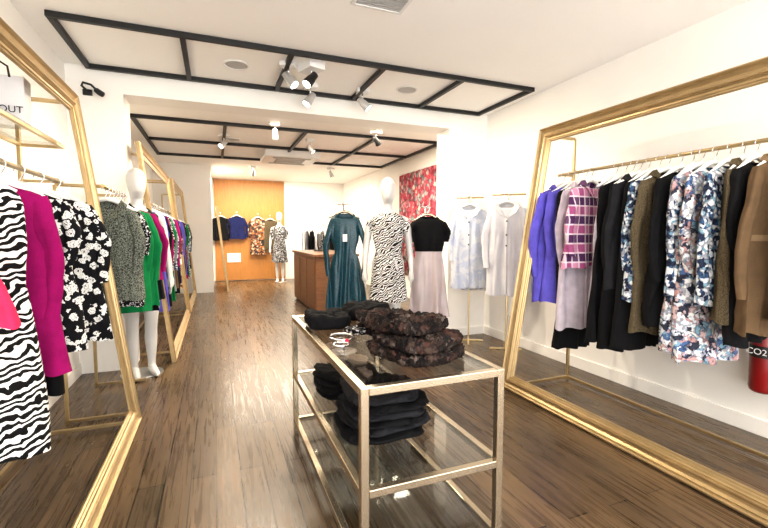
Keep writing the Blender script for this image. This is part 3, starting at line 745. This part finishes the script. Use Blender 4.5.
# ------------------------------------------------------------------ bag on shelf
def text_mesh(name, s, size, mat, parent, loc, rot):
    cu = bpy.data.curves.new(name, 'FONT'); cu.body = s; cu.size = size; cu.extrude = .0008; cu.align_x = 'CENTER'; cu.align_y = 'CENTER'
    tmp = bpy.data.objects.new(name+'_tmp', cu); COL.objects.link(tmp)
    dg = bpy.context.evaluated_depsgraph_get(); me = bpy.data.meshes.new_from_object(tmp.evaluated_get(dg))
    bpy.data.objects.remove(tmp); me.materials.clear(); me.materials.append(mat)
    o = bpy.data.objects.new(name, me); COL.objects.link(o); o.parent = parent; o.location = loc; o.rotation_euler = rot; return o
M['paper'] = plain('white_paper', (.64,.64,.66), .7, 0, .02, 10)
t = thing('shopping_bag', 'white paper carrier bag with black lettering on the shelf', 'bag', (-.950, 2.72, 1.788), R(4))
vs = [(-.12,-.05,0),(.08,-.05,0),(.08,.05,0),(-.12,.05,0),(-.125,-.055,.24),(.085,-.055,.24),(.085,.055,.24),(-.125,.055,.24)]
o = obj_from('bag_body', vs, [f for f in BF if f != (4,5,6,7)], M['paper'], t, smooth=False); md = o.modifiers.new('s', 'SOLIDIFY'); md.thickness = .002
tube('handle', [(-.07,-.056,.23),(-.065,-.058,.28),(-.02,-.06,.31),(.025,-.058,.28),(.03,-.056,.23)], .005, M['black_steel'], t, 8)
text_mesh('lettering', 'OUT', .046, M['black_steel'], t, (.028,-.058,.075), (R(91),0,0))

# ------------------------------------------------------------------ fire extinguisher
t = thing('fire_extinguisher', 'red CO2 fire extinguisher mounted on the white wall', 'fire extinguisher', (XR-.115, 1.46, .31))
v, f = tube_data([(0,0,0),(0,0,.01),(0,0,.03),(0,0,.36),(0,0,.40),(0,0,.43),(0,0,.45)], [.05,.066,.072,.072,.06,.035,.02], 28); obj_from('cylinder_body', v, f, M['red'], t)
v, f = tube_data([(0,0,.215),(0,0,.285)], .0732, 28, False); obj_from('label_band', v, f, M['black_steel'], t, label='black label band')
cyl('valve', (0,0,.45), (0,0,.49), .016, M['chrome'], t)
box('lever', (-.03,0,.505), (.12,.018,.012), M['black_steel'], t, .003); box('lever', (-.03,0,.485), (.10,.018,.010), M['black_steel'], t, .003)
tube('hose', [(0,-.02,.47),(.02,-.08,.46),(.02,-.10,.35),(.02,-.095,.2)], .012, M['black_steel'], t); tube('horn', [(.02,-.095,.2),(.02,-.095,.12),(.02,-.095,.02)], [.014,.022,.038], M['black_steel'], t)
box('wall_bracket', (.09,0,.25), (.05,.05,.04), M['black_steel'], t)
text_mesh('lettering', 'CO2', .05, M['white_plastic'], t, (-.0765,.006,.25), (R(90),0,R(-86)))
t = thing('wall_socket', 'white double wall socket on the white wall', 'socket', (XR-.0, 3.95, .28))
box('socket_plate', (-.006,0,0), (.012,.15,.09), M['white_plastic'], t, .003)
for s in (-.035,.035): box('socket_switch', (-.014,s,.02), (.004,.012,.02), grey, t)

# ------------------------------------------------------------------ lights
W = bpy.data.worlds.new('world'); SC.world = W; W.use_nodes = True
bg = W.node_tree.nodes['Background']; bg.inputs[0].default_value = (1,.985,.96,1); bg.inputs[1].default_value = 5.4
def area(loc, rot, sx, sy, e, col=(1,.89,.73)):  # fill lamps added under the ceiling to brighten the room, no fixture there
    l = bpy.data.lights.new('ceiling_fill_light', 'AREA'); l.shape = 'RECTANGLE'; l.size = sx; l.size_y = sy; l.energy = e; l.color = col
    o = bpy.data.objects.new('ceiling_fill_light', l); COL.objects.link(o); o.location = loc; o.rotation_euler = rot
area((1.0, -.3, H-.02), (0,0,0), 3.0, 1.2, 50)
area((1.2, 5.5, H-.02), (0,0,0), 2.6, .5, 90)
area((1.2, 10.4, H-.02), (0,0,0), 2.0, 1.6, 160)

SC.view_settings.view_transform = 'Standard'; SC.view_settings.look = 'None'; SC.view_settings.exposure = .40; SC.view_settings.gamma = .90
cam = bpy.data.cameras.new('camera'); co = bpy.data.objects.new('camera', cam); COL.objects.link(co)
co.location = (0,0,1.25); co.rotation_euler = (R(90-4.05), 0, R(-21.7)); cam.lens = 19.875; cam.sensor_width = 36; cam.clip_start = .02
SC.camera = co
